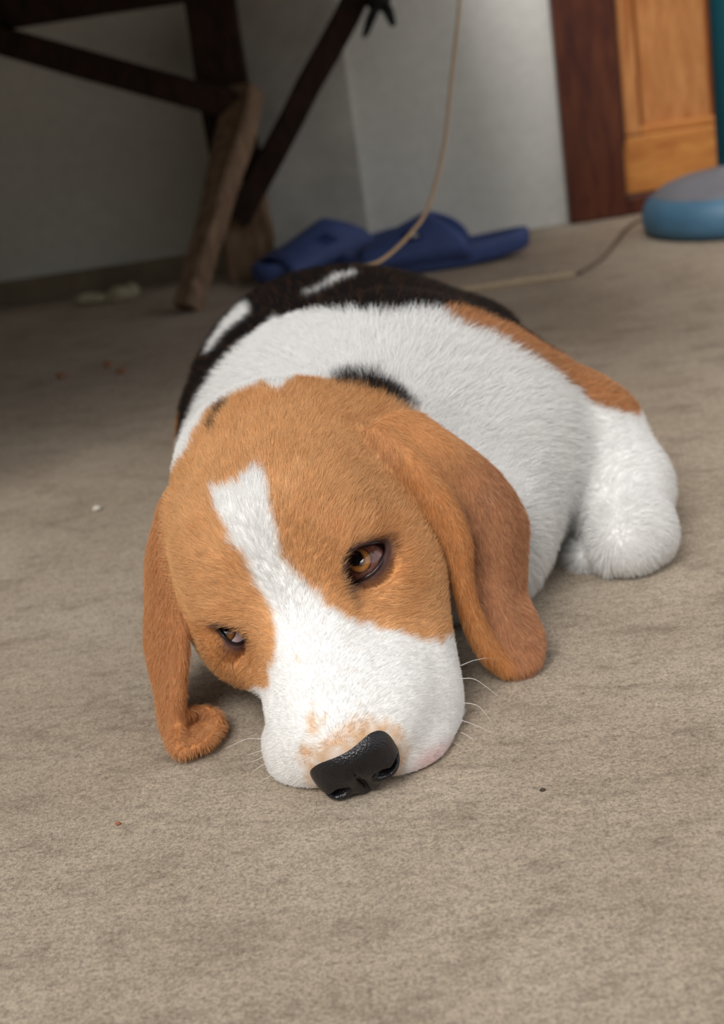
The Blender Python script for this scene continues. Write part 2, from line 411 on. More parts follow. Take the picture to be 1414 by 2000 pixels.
for i, (px, py, s, mt, lb) in enumerate([
    (120, 737, .0045, M_crumb, 'reddish crumb on the floor, farthest of the three towards the picture edge'),
    (211, 716, .0045, M_crumb, 'reddish crumb on the floor just behind another crumb'),
    (237, 729, .0048, M_crumb, 'reddish crumb on the floor, the one closest to the dog\'s black back'),
    (190, 997, .0034, M_pale, 'tiny white pebble on the bare floor beside the dog'),
    (231, 1611, .0013, M_crumb, 'tiny orange crumb on the floor below the hanging ear tip'),
    (791, 1487, .0016, M_crumb, 'tiny orange crumb on the floor right beside the nose'),
    (1060, 1545, .0012, mat_plain('dark_grit', srgb(70, 60, 52), .8, .2), 'tiny dark grit grain on the floor in front of the ear')]):
    p = onfloor(px, py); o = lump('crumb', (p[0], p[1], s * .5), (s, s * .8, s * .6), mt, 30 + i); tag(o, lb, 'crumb', 'crumbs on the floor')

# ------------------------------------------------------------------ the dog: one skin grown from a signed distance field
HM = np.array([[.946, -.074, -.316], [-.048, .931, -.362], [.321, .358, .877]])     # head axes: left, back, up
HM, _ = np.linalg.qr(HM); HM *= np.sign(np.diag(HM))
HT = np.array([-.0357, .6673, .0820]); HS = 0.01161
def hw(p): return HT + HM @ (np.asarray(p, float) * HS)
def to_head(W): return ((np.asarray(W) - HT) @ HM) / HS

class Field:
    def __init__(s, lo, hi, h):
        s.lo = np.array(lo, float); s.h = h
        s.n = np.ceil((np.array(hi) - s.lo) / h).astype(int) + 1
        s.a = np.full(s.n, .5, np.float32)
    def box(s, lo, hi):
        i0 = np.clip(np.floor((np.asarray(lo) - s.lo) / s.h).astype(int), 0, s.n)
        i1 = np.clip(np.ceil((np.asarray(hi) - s.lo) / s.h).astype(int) + 1, 0, s.n)
        return i0, i1
    def pts(s, i0, i1):
        ax = [(s.lo[k] + s.h * np.arange(i0[k], i1[k])).astype(np.float32) for k in range(3)]
        return ax[0][:, None, None], ax[1][None, :, None], ax[2][None, None, :]
    def put(s, fn, lo, hi, k, op='add'):
        mg = k + 2.5 * s.h
        i0, i1 = s.box(np.asarray(lo) - mg, np.asarray(hi) + mg)
        if (i1 <= i0).any(): return
        X, Y, Z = s.pts(i0, i1); d = fn(X, Y, Z)
        sl = tuple(slice(a, b) for a, b in zip(i0, i1)); a = s.a[sl]
        if op == 'add':
            s.a[sl] = np.minimum(a, d) if k <= 0 else np.minimum(a, d) - np.maximum(k - np.abs(a - d), 0) ** 2 / (4 * k)
        else:
            d = -d
            s.a[sl] = np.maximum(a, d) if k <= 0 else np.maximum(a, d) + np.maximum(k - np.abs(a - d), 0) ** 2 / (4 * k)
def f_ell(c, r, R=None):
    c = np.asarray(c, float); r = np.asarray(r, float); R = np.eye(3) if R is None else R
    def fn(X, Y, Z):
        x, y, z = X - c[0], Y - c[1], Z - c[2]
        q = [(R[0, i] * x + R[1, i] * y + R[2, i] * z) for i in range(3)]
        k0 = np.sqrt((q[0] / r[0]) ** 2 + (q[1] / r[1]) ** 2 + (q[2] / r[2]) ** 2)
        k1 = np.sqrt((q[0] / r[0] ** 2) ** 2 + (q[1] / r[1] ** 2) ** 2 + (q[2] / r[2] ** 2) ** 2) + 1e-9
        return k0 * (k0 - 1) / k1
    e = np.abs(R) @ r
    return fn, c - e, c + e
def f_cone(a, b, ra, rb):
    a = np.asarray(a, float); b = np.asarray(b, float); d = b - a; L2 = d @ d
    def fn(X, Y, Z):
        x, y, z = X - a[0], Y - a[1], Z - a[2]
        t = np.clip((x * d[0] + y * d[1] + z * d[2]) / L2, 0, 1)
        return np.sqrt((x - t * d[0]) ** 2 + (y - t * d[1]) ** 2 + (z - t * d[2]) ** 2) - (ra + (rb - ra) * t)
    mr = max(ra, rb)
    return fn, np.minimum(a, b) - mr, np.maximum(a, b) + mr
def axes(fwd, up):
    """rotation whose columns are side, fwd, up"""
    f = np.asarray(fwd, float); f /= np.linalg.norm(f); u = np.asarray(up, float); s = np.cross(f, u); s /= np.linalg.norm(s)
    return np.stack([s, f, np.cross(s, f)], 1)
def catmull_grid(G, n):
    G = np.asarray(G, float)
    A = np.stack([catmull(G[:, j], n) for j in range(G.shape[1])], 1)
    return np.stack([catmull(A[i], n) for i in range(A.shape[0])], 0)
def stamp_sheet(F, S, th):
    """union of small balls over a dense sheet of points S with radius th (same shape)"""
    S = S.reshape(-1, 3); th = np.broadcast_to(th, len(S))
    for p, r in zip(S, th):
        mg = r + .006
        i0, i1 = F.box(p - mg, p + mg)
        if (i1 <= i0).any(): continue
        X, Y, Z = F.pts(i0, i1)
        sl = tuple(slice(a, b) for a, b in zip(i0, i1))
        F.a[sl] = np.minimum(F.a[sl], np.sqrt((X - p[0]) ** 2 + (Y - p[1]) ** 2 + (Z - p[2]) ** 2) - r)

def surface_nets(F):
    a = F.a; neg = a < 0
    c = [neg[i:neg.shape[0] - 1 + i, j:neg.shape[1] - 1 + j, k:neg.shape[2] - 1 + k] for i in (0, 1) for j in (0, 1) for k in (0, 1)]
    alln = c[0].copy(); anyn = c[0].copy()
    for q in c[1:]: alln &= q; anyn |= q
    act = anyn & ~alln
    I, J, K = np.nonzero(act)
    idx = np.full(act.shape, -1, np.int32); idx[act] = np.arange(len(I))
    off = np.array([(i, j, k) for i in (0, 1) for j in (0, 1) for k in (0, 1)])
    val = np.stack([a[I + o[0], J + o[1], K + o[2]] for o in off], 1)
    P = np.zeros((len(I), 3)); cnt = np.zeros(len(I))
    for p in range(8):
        for q in range(p + 1, 8):
            df = off[q] - off[p]
            if np.abs(df).sum() != 1: continue
            m_ = (val[:, p] < 0) != (val[:, q] < 0)
            t = np.zeros(len(I)); t[m_] = val[m_, p] / (val[m_, p] - val[m_, q])
            P[m_] += off[p] + t[m_, None] * df; cnt += m_
    V = F.lo + F.h * (np.stack([I, J, K], 1) + P / cnt[:, None])
    Q = []
    for ax in range(3):
        s0 = [slice(None)] * 3; s1 = [slice(None)] * 3; s0[ax] = slice(0, -1); s1[ax] = slice(1, None)
        n0 = neg[tuple(s0)]; n1 = neg[tuple(s1)]
        e = np.argwhere(n0 != n1); b, c_ = (ax + 1) % 3, (ax + 2) % 3
        ok = (e[:, b] > 0) & (e[:, c_] > 0) & (e[:, b] < act.shape[b]) & (e[:, c_] < act.shape[c_]) & (e[:, ax] < act.shape[ax])
        e = e[ok]; sg = n0[tuple(e.T)]
        def g(db, dc):
            f = e.copy(); f[:, b] -= db; f[:, c_] -= dc; return idx[tuple(f.T)]
        q = np.stack([g(1, 1), g(0, 1), g(0, 0), g(1, 0)], 1)
        q[~sg] = q[~sg][:, ::-1]
        Q.append(q)
    return V, np.concatenate(Q)
def smooth(V, Fq, it=2, lam=.5):
    e = np.concatenate([Fq[:, [i, (i + 1) % 4]] for i in range(4)]); n = len(V)
    deg = np.bincount(e[:, 0], minlength=n) + np.bincount(e[:, 1], minlength=n)
    for _ in range(it):
        for s in (lam, -lam * .92):
            A = np.stack([np.bincount(e[:, 0], V[e[:, 1], k], n) + np.bincount(e[:, 1], V[e[:, 0], k], n) for k in range(3)], 1) / np.maximum(deg, 1)[:, None]
            V = V + s * (A - V)
    return V
def vnormals(V, Fq):
    n = np.cross(V[Fq[:, 2]] - V[Fq[:, 0]], V[Fq[:, 3]] - V[Fq[:, 1]])
    N = np.stack([sum(np.bincount(Fq[:, i], n[:, k], len(V)) for i in range(4)) for k in range(3)], 1)
    return N / (np.linalg.norm(N, axis=1)[:, None] + 1e-12)
def sample(F, P):
    q = (np.asarray(P) - F.lo) / F.h; i = np.clip(np.floor(q).astype(int), 0, F.n - 2); f = q - i; out = 0
    for o in np.ndindex(2, 2, 2):
        w = np.prod([f[:, k] if o[k] else 1 - f[:, k] for k in range(3)], axis=0)
        out = out + w * F.a[i[:, 0] + o[0], i[:, 1] + o[1], i[:, 2] + o[2]]
    return out

LO, HI = (-.165, .525, -.004), (.225, 1.24, .195)
GH = 0.0014
dogF = Field(LO, HI, GH)
# --- trunk and neck
def ell(c, r, k=.03, R=None, F=None, op='add'): (F or dogF).put(*f_ell(c, r, R), k, op)
def cone(a, b, ra, rb, k=.02, F=None, op='add'): (F or dogF).put(*f_cone(a, b, ra, rb), k, op)
ell((.012, 1.00, .068), (.106, .17, .080), 0)                  # barrel and loin
ell((.010, .86, .066), (.108, .11, .082), .04)                 # chest
ell((-.018, 1.00, .072), (.084, .13, .074), .03)
ell((.085, .93, .052), (.060, .10, .058), .03)
ell((.068, .845, .066), (.072, .095, .064), .04)                 # shoulder, dog's left
ell((-.040, .84, .070), (.056, .09, .072), .03)                # shoulder, dog's right
cone((-.012, .715, .086), (.025, .82, .092), .056, .070, .04)  # neck
cone((.045, .750, .045), (.06, .82, .055), .050, .066, .03)    # forechest
cone((-.03, .74, .04), (-.03, .82, .05), .045, .055, .03)
ell((.095, 1.08, .05), (.055, .09, .055), .03)                 # thighs
ell((-.06, 1.08, .05), (.05, .09, .055), .03)
cone((.0, 1.17, .05), (-.05, 1.21, .02), .022, .014, .02)      # tail root
ell((.058, .762, .036), (.042, .048, .046), .02)                # brisket by the left elbow
ell((-.058, .945, .058), (.058, .10, .062), .02)                # right flank
# --- left foreleg folded out to the side, wrist bent, paw tucked
sh, el_, wr = at(1140, 865, .855), at(1205, 955, .815), onfloor(1237, 1040, .0205)
cone(sh, el_, .040, .031, .035)
cone(el_, wr, .031, .0218, .012)
cone(wr, onfloor(1222, 1062, .0175), .0215, .0175, .010)
cone(at(1205, 1075, .786), at(1160, 1079, .787), .0150, .0125, .0030)      # paw tucked back under the wrist
for i, (px, py, Y) in enumerate([(1143, 1080, .779), (1150, 1090, .772), (1143, 1064, .790)]):
    ell(at(px, py, Y), (.0098, .009, .0078), .0025)
# --- right foreleg tucked along the chest, hind feet beside the haunches
cone((-.066, .87, .050), (-.082, .905, .026), .030, .022, .015)
cone((-.082, .905, .022), (-.074, .835, .014), .018, .0135, .006)
cone((-.074, .835, .0125), (-.070, .805, .0115), .0125, .0110, .004)
cone((-.080, 1.10, .024), (-.086, 1.02, .013), .020, .0130, .008)
cone((.112, 1.10, .024), (.122, 1.02, .013), .020, .0130, .008)
# --- head
def hell(c, r, k=1.2, op='add', R=None):
    ell(hw(c), np.asarray(r) * HS, k * HS, HM if R is None else HM @ R, op=op)
def hcone(a, b, ra, rb, k=1.0, op='add'): cone(hw(a), hw(b), ra * HS, rb * HS, k * HS, op=op)
hell((0, -.2, .9), (4.9, 5.6, 4.4), 1.5)
hell((0, -2.3, 2.3), (3.8, 3.0, 3.0), 1.5)
hell((0, 3.8, 1.4), (4.0, 3.2, 3.6), 2)
for s in (-1, 1):
    hell((s * 3.3, -1.6, -1.6), (2.3, 3.3, 2.9), 1.6)          # cheek
    hell((s * 2.4, -4.0, 1.9), (1.5, 1.3, 1.2), 1.2)           # brow
    hell(((2.6 if s > 0 else -2.3), -4.7, -1.1), (1.5, 2.0, 1.6), 1.2)          # under the eye
    hell((s * 1.5, -8.2, -2.0), (1.8, 3.1, 2.1), 1.0)          # muzzle side
hcone((0, -4.4, .6), (0, -10.2, -.9), 2.2, 1.75, 1.2)            # bridge
hcone((0, -2.0, -3.6), (0, -9.2, -4.2), 1.9, 1.6, 1.2)         # lower jaw
hell((2.1, -4.55, 1.75), (1.35, .8, .75), .7)
hell((-2.1, -4.55, 1.75), (1.35, .8, .75), .7)
ell(at(765, 1345, .606), (.026, .030, .026), .020)
ell(at(628, 1050, .622), (.015, .008, .0075), .007)                 # heavy brow over the left eye
# flews: soft lips, pulled down by their weight on to the floor
ell(at(806, 1390, .605), (.0215, .026, .026), .012)
ell(at(818, 1318, .622), (.0140, .020, .024), .020)              # corner of the lips, left
ell(at(784, 1200, .636), (.0180, .026, .030), .018)              # left cheek skin
ell(at(775, 1455, .582), (.0215, .020, .017), .012)
ell(at(588, 1462, .586), (.0172, .022, .019), .008)
ell(at(499, 1398, .592), (.0075, .014, .0050), .007, op='cut')
# --- ears
earF = Field(LO, HI, GH)
def ear(rows, thin=2.0, base_r=.0034):
    G = np.array([[q if isinstance(q, np.ndarray) else at(*q) for q in row] for row in rows])
    S = catmull_grid(G, 12)
    t_ = np.linspace(0, 1, S.shape[0]); th = np.where(t_ < thin, base_r, base_r - .0011 * np.clip((t_ - thin) / .12, 0, 1))
    stamp_sheet(earF, S, np.repeat(th[:, None], S.shape[1], 1).ravel())
    return S
earL = ear([   # front edge rolled in, the roll itself, then the broad outer face falling back
    [(716, 862, .672), (722, 852, .668), (738, 844, .668), (748, 832, .676), (780, 815, .690), (822, 822, .705)],
    [(782, 912, .664), (783, 908, .656), (803, 898, .656), (818, 893, .668), (880, 880, .678), (930, 900, .697)],
    [(819, 966, .661), (818, 962, .652), (848, 952, .652), (866, 948, .668), (925, 930, .676), (980, 950, .697)],
    [(852, 1018, .659), (853, 1014, .649), (882, 1006, .649), (899, 1004, .667), (960, 990, .672), (1016, 1012, .692)],
    [(879, 1066, .656), (879, 1064, .646), (902, 1060, .646), (914, 1060, .664), (972, 1050, .668), (1018, 1060, .686)],
    [(892, 1116, .653), (893, 1116, .644), (905, 1114, .644), (918, 1114, .660), (977, 1108, .664), (1016, 1110, .680)],
    [(906, 1172, .650), (906, 1172, .642), (914, 1170, .642), (928, 1170, .655), (980, 1166, .658), (1016, 1162, .672)],
    [(922, 1226, .647), (924, 1226, .640), (934, 1224, .641), (950, 1224, .650), (996, 1216, .651), (1034, 1206, .662)],
    [(946, 1272, .645), (948, 1272, .639), (960, 1270, .640), (975, 1268, .645), (1012, 1258, .646), (1049, 1246, .653)],
    [(970, 1300, .643), (976, 1303, .641), (986, 1308, .640), (1004, 1312, .641), (1028, 1305, .642), (1045, 1288, .646)],
], 2.0)
FL = lambda px, py, z=.0042: onfloor(px, py, z)
earR = ear([
    [(322, 1000, .690), (335, 985, .682), (352, 985, .672), (372, 1010, .664)],
    [(300, 1085, .690), (305, 1075, .676), (318, 1075, .664), (334, 1085, .658)],
    [(297, 1185, .684), (306, 1180, .664), (332, 1175, .650), (352, 1180, .646)],
    [(296, 1260, .676), (310, 1265, .655), (338, 1265, .642), (356, 1255, .638)],
    [(314, 1340, .664), (320, 1355, .646), (336, 1360, .634), (350, 1345, .632)],
    [(328, 1410, .656), (330, 1425, .638), (338, 1432, .628), (348, 1418, .628)],
    [FL(352, 1395, .012), FL(347, 1425, .006), FL(346, 1455, .005), FL(352, 1468, .006)],
    [FL(385, 1386, .010), FL(378, 1415, .003), FL(376, 1445, .003), FL(376, 1464, .0065)],
    [FL(414, 1392, .009), FL(408, 1415, .003), FL(405, 1435, .003), FL(402, 1452, .007)],
    [FL(429, 1409, .008), FL(431, 1414, .006), FL(427, 1424, .006), FL(420, 1434, .0065)],
], .58)
bodyF = dogF.a.copy()
gx, gy, gz = dogF.pts(np.zeros(3, int), dogF.n)
k_ = np.float32(.004)
for b_ in (earL[6, :].mean(0), earR[6, :].mean(0)):               # ears grow softly out of the skull
    k_ = k_ + np.float32(.012) * np.exp(-((gx - np.float32(b_[0])) ** 2 + (gy - np.float32(b_[1])) ** 2 + (gz - np.float32(b_[2])) ** 2) / np.float32(.022) ** 2)
dogF.a = np.minimum(dogF.a, earF.a) - np.maximum(k_ - np.abs(dogF.a - earF.a), 0) ** 2 / (4 * k_)
# --- eyes: a lid shell over each eyeball, cut open
EYE_R = .0104
def f_prism(P, c, nrm, lo_d, hi_d):
    """solid over the closed outline P (3D points), extruded along nrm between lo_d and hi_d from c"""
    nrm = np.asarray(nrm, float) / np.linalg.norm(nrm); a = np.cross(nrm, (0, 0, 1.)); a /= np.linalg.norm(a); b = np.cross(nrm, a)
    P = np.asarray(P, float); q = np.stack([(P - c) @ a, (P - c) @ b], 1)
    def fn(X, Y, Z):
        x, y, z = X - c[0], Y - c[1], Z - c[2]
        u = a[0] * x + a[1] * y + a[2] * z; v = b[0] * x + b[1] * y + b[2] * z; w = nrm[0] * x + nrm[1] * y + nrm[2] * z
        d, ins = poly_sd(q, u, v)
        return np.maximum(np.where(ins, -d, d), np.maximum(lo_d - w, w - hi_d))
    r = np.abs(q).max() + .002; e = np.array([r, r, r]) + abs(hi_d)
    return fn, c - e, c + e
def poly_sd(q, u, v):
    d = np.full(np.broadcast(u, v).shape, 1e9); ins = np.zeros(d.shape, bool)
    for i in range(len(q)):
        (x1, y1), (x2, y2) = q[i], q[(i + 1) % len(q)]
        ex, ey = x2 - x1, y2 - y1
        t = np.clip(((u - x1) * ex + (v - y1) * ey) / (ex * ex + ey * ey + 1e-18), 0, 1)
        d = np.minimum(d, np.hypot(u - x1 - t * ex, v - y1 - t * ey))
        c_ = ((y1 > v) != (y2 > v)) & (u < ex * (v - y1) / (ey if abs(ey) > 1e-12 else 1e-12) + x1)
        ins ^= c_
    return d, ins
def ring(P, n=6):
    P = np.asarray(P, float); Q = catmull(np.vstack([P[-1], P, P[0], P[1]]), n); return Q[n:-n - 1]
EYES = []
for (px, py, loc, out) in (
    (713, 1102, (3.0, -4.15, .7), [(673, 1098), (678, 1082), (696, 1071), (722, 1063), (745, 1062), (750, 1074), (744, 1096), (730, 1116), (708, 1130), (688, 1141), (680, 1136), (675, 1118)]),
    (452, 1238, (-3.0, -4.15, .7), [(426, 1224), (437, 1222), (452, 1223), (466, 1231), (476, 1240), (482, 1247), (474, 1253), (462, 1257), (449, 1253), (437, 1241)])):
    c = at(px, py, hw(loc)[1] + (0 if px > 600 else .0012))
    n_ = np.array([0, 0, CAM_H]) - c; n_ /= np.linalg.norm(n_)
    dist = np.linalg.norm(np.array([0, 0, CAM_H]) - c)
    P = []
    for (x, y) in out:
        p = at(x, y, c[1]); r = p - np.array([0, 0, CAM_H]); r = r / np.linalg.norm(r)
        oc = np.array([0, 0, CAM_H]) - c; b_ = oc @ r; h_ = b_ * b_ - (oc @ oc - (EYE_R + .0006) ** 2)
        P.append(np.array([0, 0, CAM_H]) + r * (-b_ - math.sqrt(max(h_, 0))))
    P = ring(P)
    EYES.append((c, n_, P))
    ell(c + n_ * .0045, (EYE_R + .0022,) * 3, .008, op='cut')
    ell(c, (EYE_R + .0015,) * 3, .004)
    dogF.put(*f_prism(P, c, n_, -.002, .05), .0012, 'cut')
# rest on the floor
Zg = (LO[2] + GH * np.arange(dogF.n[2])).astype(np.float32)
dogF.a = np.maximum(dogF.a, (.0008 - Zg)[None, None, :])
V, Fq = surface_nets(dogF)
V = smooth(V, Fq, 3)
N = vnormals(V, Fq)
print('dog verts', len(V))
dog = empty('beagle_dog', (.0, .80, 0))
tag(dog, 'brown, white and black beagle lying with its nose on the concrete floor', 'dog')
# --- nose leather: its own finer field
NC = np.array((0, -11.35, -1.75))
noseF = Field(hw(NC) - .036, hw(NC) + .036, .0006)
def nell(c, r, k=.4, op='add'): ell(hw(NC + c), np.asarray(r) * HS, k * HS, HM, F=noseF, op=op)
nell((0, .15, .20), (1.72, 1.15, 1.0), 0)
for s_ in (-1, 1):
    nell((s_ * .92, -.10, -.45), (.72, .85, .66), .5)
nell((0, -.15, -.95), (.62, .6, .65), .5)
nell((.15, .05, .62), (1.15, .85, .70), .5)
nell((.85, .15, .55), (.75, .75, .65), .4)
for s_ in (-1, 1):
    nell((s_ * .84, -.95, -.40), (.34, .50, .26), .2, 'cut')
    nell((s_ * 1.35, -.60, -.44), (.55, .45, .13), .15, 'cut')
nell((0, -.95, -.8), (.04, .4, .8), .3, 'cut')
noseF.a = np.maximum(noseF.a, (.0004 - (noseF.lo[2] + noseF.h * np.arange(noseF.n[2])).astype(np.float32))[None, None, :])
Vn, Fn = surface_nets(noseF); Vn = smooth(Vn, Fn, 2)
def mat_nose():
    t = NT('nose_leather'); v = t.coords(); x = t.n('ShaderNodeTexVoronoi'); x.inputs['Scale'].default_value = 1150; t.l(v, x.inputs['Vector'])
    n = t.noise(v, 90, 3, .6); t.bump(x.outputs['Distance'], .55, .0004)
    return t.base(t.ramp(n, [(.3, (.006, .005, .006)), (.7, (.014, .012, .014))]), .31, .40)
M_nose = mat_nose()
nose = from_arrays('nose', Vn, Fn, M_nose, dog)
bodyFld = Field.__new__(Field); bodyFld.lo, bodyFld.h, bodyFld.n, bodyFld.a = dogF.lo, dogF.h, dogF.n, bodyF
MARK = {   # outlines of the coat's markings, mm, in the dog's own oblique top-front plane
    'muzzle': [(-66.6, 331.5), (-60.1, 332.1), (-54.7, 331.2), (-48.8, 335.1), (-44.2, 339.3), (-41.7, 334.6), (-40.3, 324.8), (-39.9, 309.6), (-38.9, 300.2), (-35.6, 291.7), (-29.2, 280.3), (-21.3, 271.1), (-11.0, 263.1), (-0.2, 257.5), (13.2, 251.5), (24.9, 246.9), (27.4, 243.9), (30.7, 246.9), (37.5, 244.4), (52.4, 230.0), (48.2, 220.7), (46.3, 208.4), (44.2, 196.4), (41.6, 186.0), (31.0, 181.8), (20.7, 176.9), (10.5, 171.7), (0.3, 165.6), (-11.1, 167.2), (-22.6, 168.9), (-33.8, 171.7), (-45.1, 173.5), (-55.8, 180.6), (-67.3, 186.7), (-78.1, 194.5), (-76.6, 206.5), (-73.2, 220.6), (-72.1, 232.0), (-61.9, 238.2), (-56.0, 237.9), (-51.9, 240.1), (-51.8, 246.3), (-48.3, 252.1), (-45.1, 257.5), (-45.1, 266.5), (-47.4, 275.9), (-51.7, 285.8), (-54.6, 296.7), (-59.1, 306.7), (-63.8, 317.9), (-66.4, 325.4)],
    'head': [(-141.7, 207.7), (-143.0, 217.0), (-143.1, 227.3), (-141.1, 238.8), (-141.0, 249.5), (-140.8, 260.5), (-139.7, 272.0), (-137.1, 283.7), (-135.3, 295.3), (-133.1, 306.8), (-131.8, 318.3), (-128.0, 329.4), (-127.6, 341.1), (-113.4, 341.7), (-101.9, 343.1), (-90.4, 344.7), (-78.9, 357.0), (-70.5, 370.7), (-59.2, 376.7), (-40.6, 381.9), (-31.1, 376.2), (-27.8, 380.5), (-18.3, 386.7), (-4.7, 384.9), (8.1, 379.8), (22.6, 369.1), (36.3, 356.2), (38.2, 347.3), (39.3, 331.3), (40.5, 318.0), (42.2, 305.2), (41.0, 294.2), (39.9, 283.0), (39.0, 271.8), (41.9, 256.2), (35.8, 250.4), (34.4, 239.8), (27.1, 242.1), (15.9, 238.0), (5.5, 233.6), (-4.5, 228.9), (-14.3, 224.0), (-26.1, 225.9), (-38.4, 226.8), (-51.9, 226.5), (-65.2, 227.2), (-82.5, 218.9), (-94.6, 216.5), (-104.9, 215.5), (-117.7, 212.5), (-130.7, 209.4)],
    'nape': [(-7.6, 382.5), (6.0, 384.3), (17.8, 381.3), (27.3, 372.7), (36.9, 359.7), (32.2, 361.1), (18.7, 369.8), (4.9, 376.1), (-3.9, 379.9)],
    'nape2': [(-71.0, 363.4), (-62.5, 375.1), (-55.9, 377.7), (-60.3, 371.6), (-67.1, 362.4)],
    'dark': [(-110.6, 380.2), (-90.8, 384.6), (-85.7, 393.0), (-77.9, 401.8), (-67.9, 411.9), (-54.4, 423.0), (-43.4, 432.1), (-36.9, 445.7), (-34.1, 447.7), (-28.7, 432.3), (-26.4, 444.5), (-15.1, 434.0), (8.7, 426.5), (28.3, 420.0), (43.2, 420.9), (60.5, 417.1), (70.9, 408.8), (82.1, 403.1), (99.1, 393.5), (116.4, 381.4), (131.5, 368.8), (146.7, 357.3), (167.5, 350.5), (184.4, 357.0), (197.5, 362.3), (187.7, 376.7), (177.4, 390.8), (165.5, 403.9), (154.4, 417.0), (145.0, 430.0), (164.3, 473.8), (150.4, 488.2), (136.0, 502.0), (119.7, 512.5), (99.5, 513.3), (81.7, 515.8), (63.9, 518.7), (46.0, 521.6), (28.2, 524.6), (10.3, 528.1), (-7.8, 532.8), (-24.3, 526.4), (-41.3, 525.4), (-57.8, 520.9), (-74.8, 518.3), (-90.3, 511.8), (-102.7, 497.0), (-112.6, 477.6), (-122.5, 459.1), (-129.1, 437.9), (-132.0, 424.7), (-130.8, 407.5), (-130.9, 391.7), (-136.3, 379.0)],
    'tan': [(57.9, 419.5), (72.8, 422.2), (86.3, 416.9), (105.7, 409.4), (122.8, 399.1), (136.8, 390.1), (152.1, 384.7), (167.5, 379.3), (182.6, 373.8), (197.8, 368.4), (187.2, 358.2), (173.5, 347.1), (146.7, 357.3), (131.5, 368.8), (116.4, 381.4), (99.1, 393.5), (82.1, 403.1), (70.9, 408.8)],
    'tanl': [(-141.8, 351.5), (-136.2, 370.2), (-126.7, 385.9), (-108.5, 400.9), (-111.3, 385.9), (-115.0, 374.2), (-119.5, 369.6), (-120.1, 359.0)],
    'mark1': [(-85.8, 437.5), (-83.3, 446.2), (-75.7, 457.4), (-65.8, 468.1), (-55.8, 472.7), (-53.1, 463.9), (-55.2, 454.7), (-64.9, 451.6), (-74.5, 443.8), (-82.1, 435.6)],
    'mark2': [(-16.0, 462.4), (-2.7, 468.3), (4.0, 475.5), (7.8, 478.4), (21.5, 478.9), (14.5, 474.2), (4.5, 469.6), (-8.3, 462.5)],
    'smudge': [(-41.7, 211.3), (-38.4, 217.1), (-36.5, 214.8), (-33.2, 213.0), (-28.4, 217.6), (-23.6, 220.2), (-16.5, 224.0), (-10.2, 221.4), (-4.8, 220.2), (0.7, 216.7), (3.8, 209.4), (2.9, 201.7), (-1.0, 192.8), (-5.4, 191.5), (-19.7, 188.3), (-33.1, 191.2), (-40.3, 195.5), (-42.1, 203.9)],
    'smudge2': [(-36.7, 225.7), (-33.2, 228.3), (-30.9, 225.4), (-32.3, 221.2), (-34.9, 219.0), (-36.8, 221.5)],
    'tear': [(-12.1, 284.1), (-9.2, 279.6), (-8.9, 274.6), (-7.4, 268.3), (-9.3, 268.2), (-11.4, 273.2)],
    'pink': [(4.0, 192.4), (12.1, 200.4), (22.2, 201.9), (28.2, 199.9), (23.1, 192.5), (10.5, 188.6)],
}
C_TAN, C_TAN2, C_EAR = np.array(srgb(226, 177, 124)), np.array(srgb(196, 132, 76)), np.array(srgb(170, 116, 82))
C_WHITE, C_BLACK, C_LID = np.array((.89, .882, .865)), np.array((.008, .006, .006)), np.array(srgb(66, 48, 54))
C_PINK = np.array(srgb(214, 176, 172))
def wob(P, f, s=0.0):
    """cheap smooth 3D noise in -1..1"""
    x, y, z = (P * f).T
    return (np.sin(x + 1.7 * np.sin(.8 * y + s) + s) * np.cos(1.1 * z + np.sin(1.3 * x + s)) + np.sin(1.9 * y + 1.3 * np.cos(1.7 * z + s)) * np.cos(.7 * x - s)) * .5
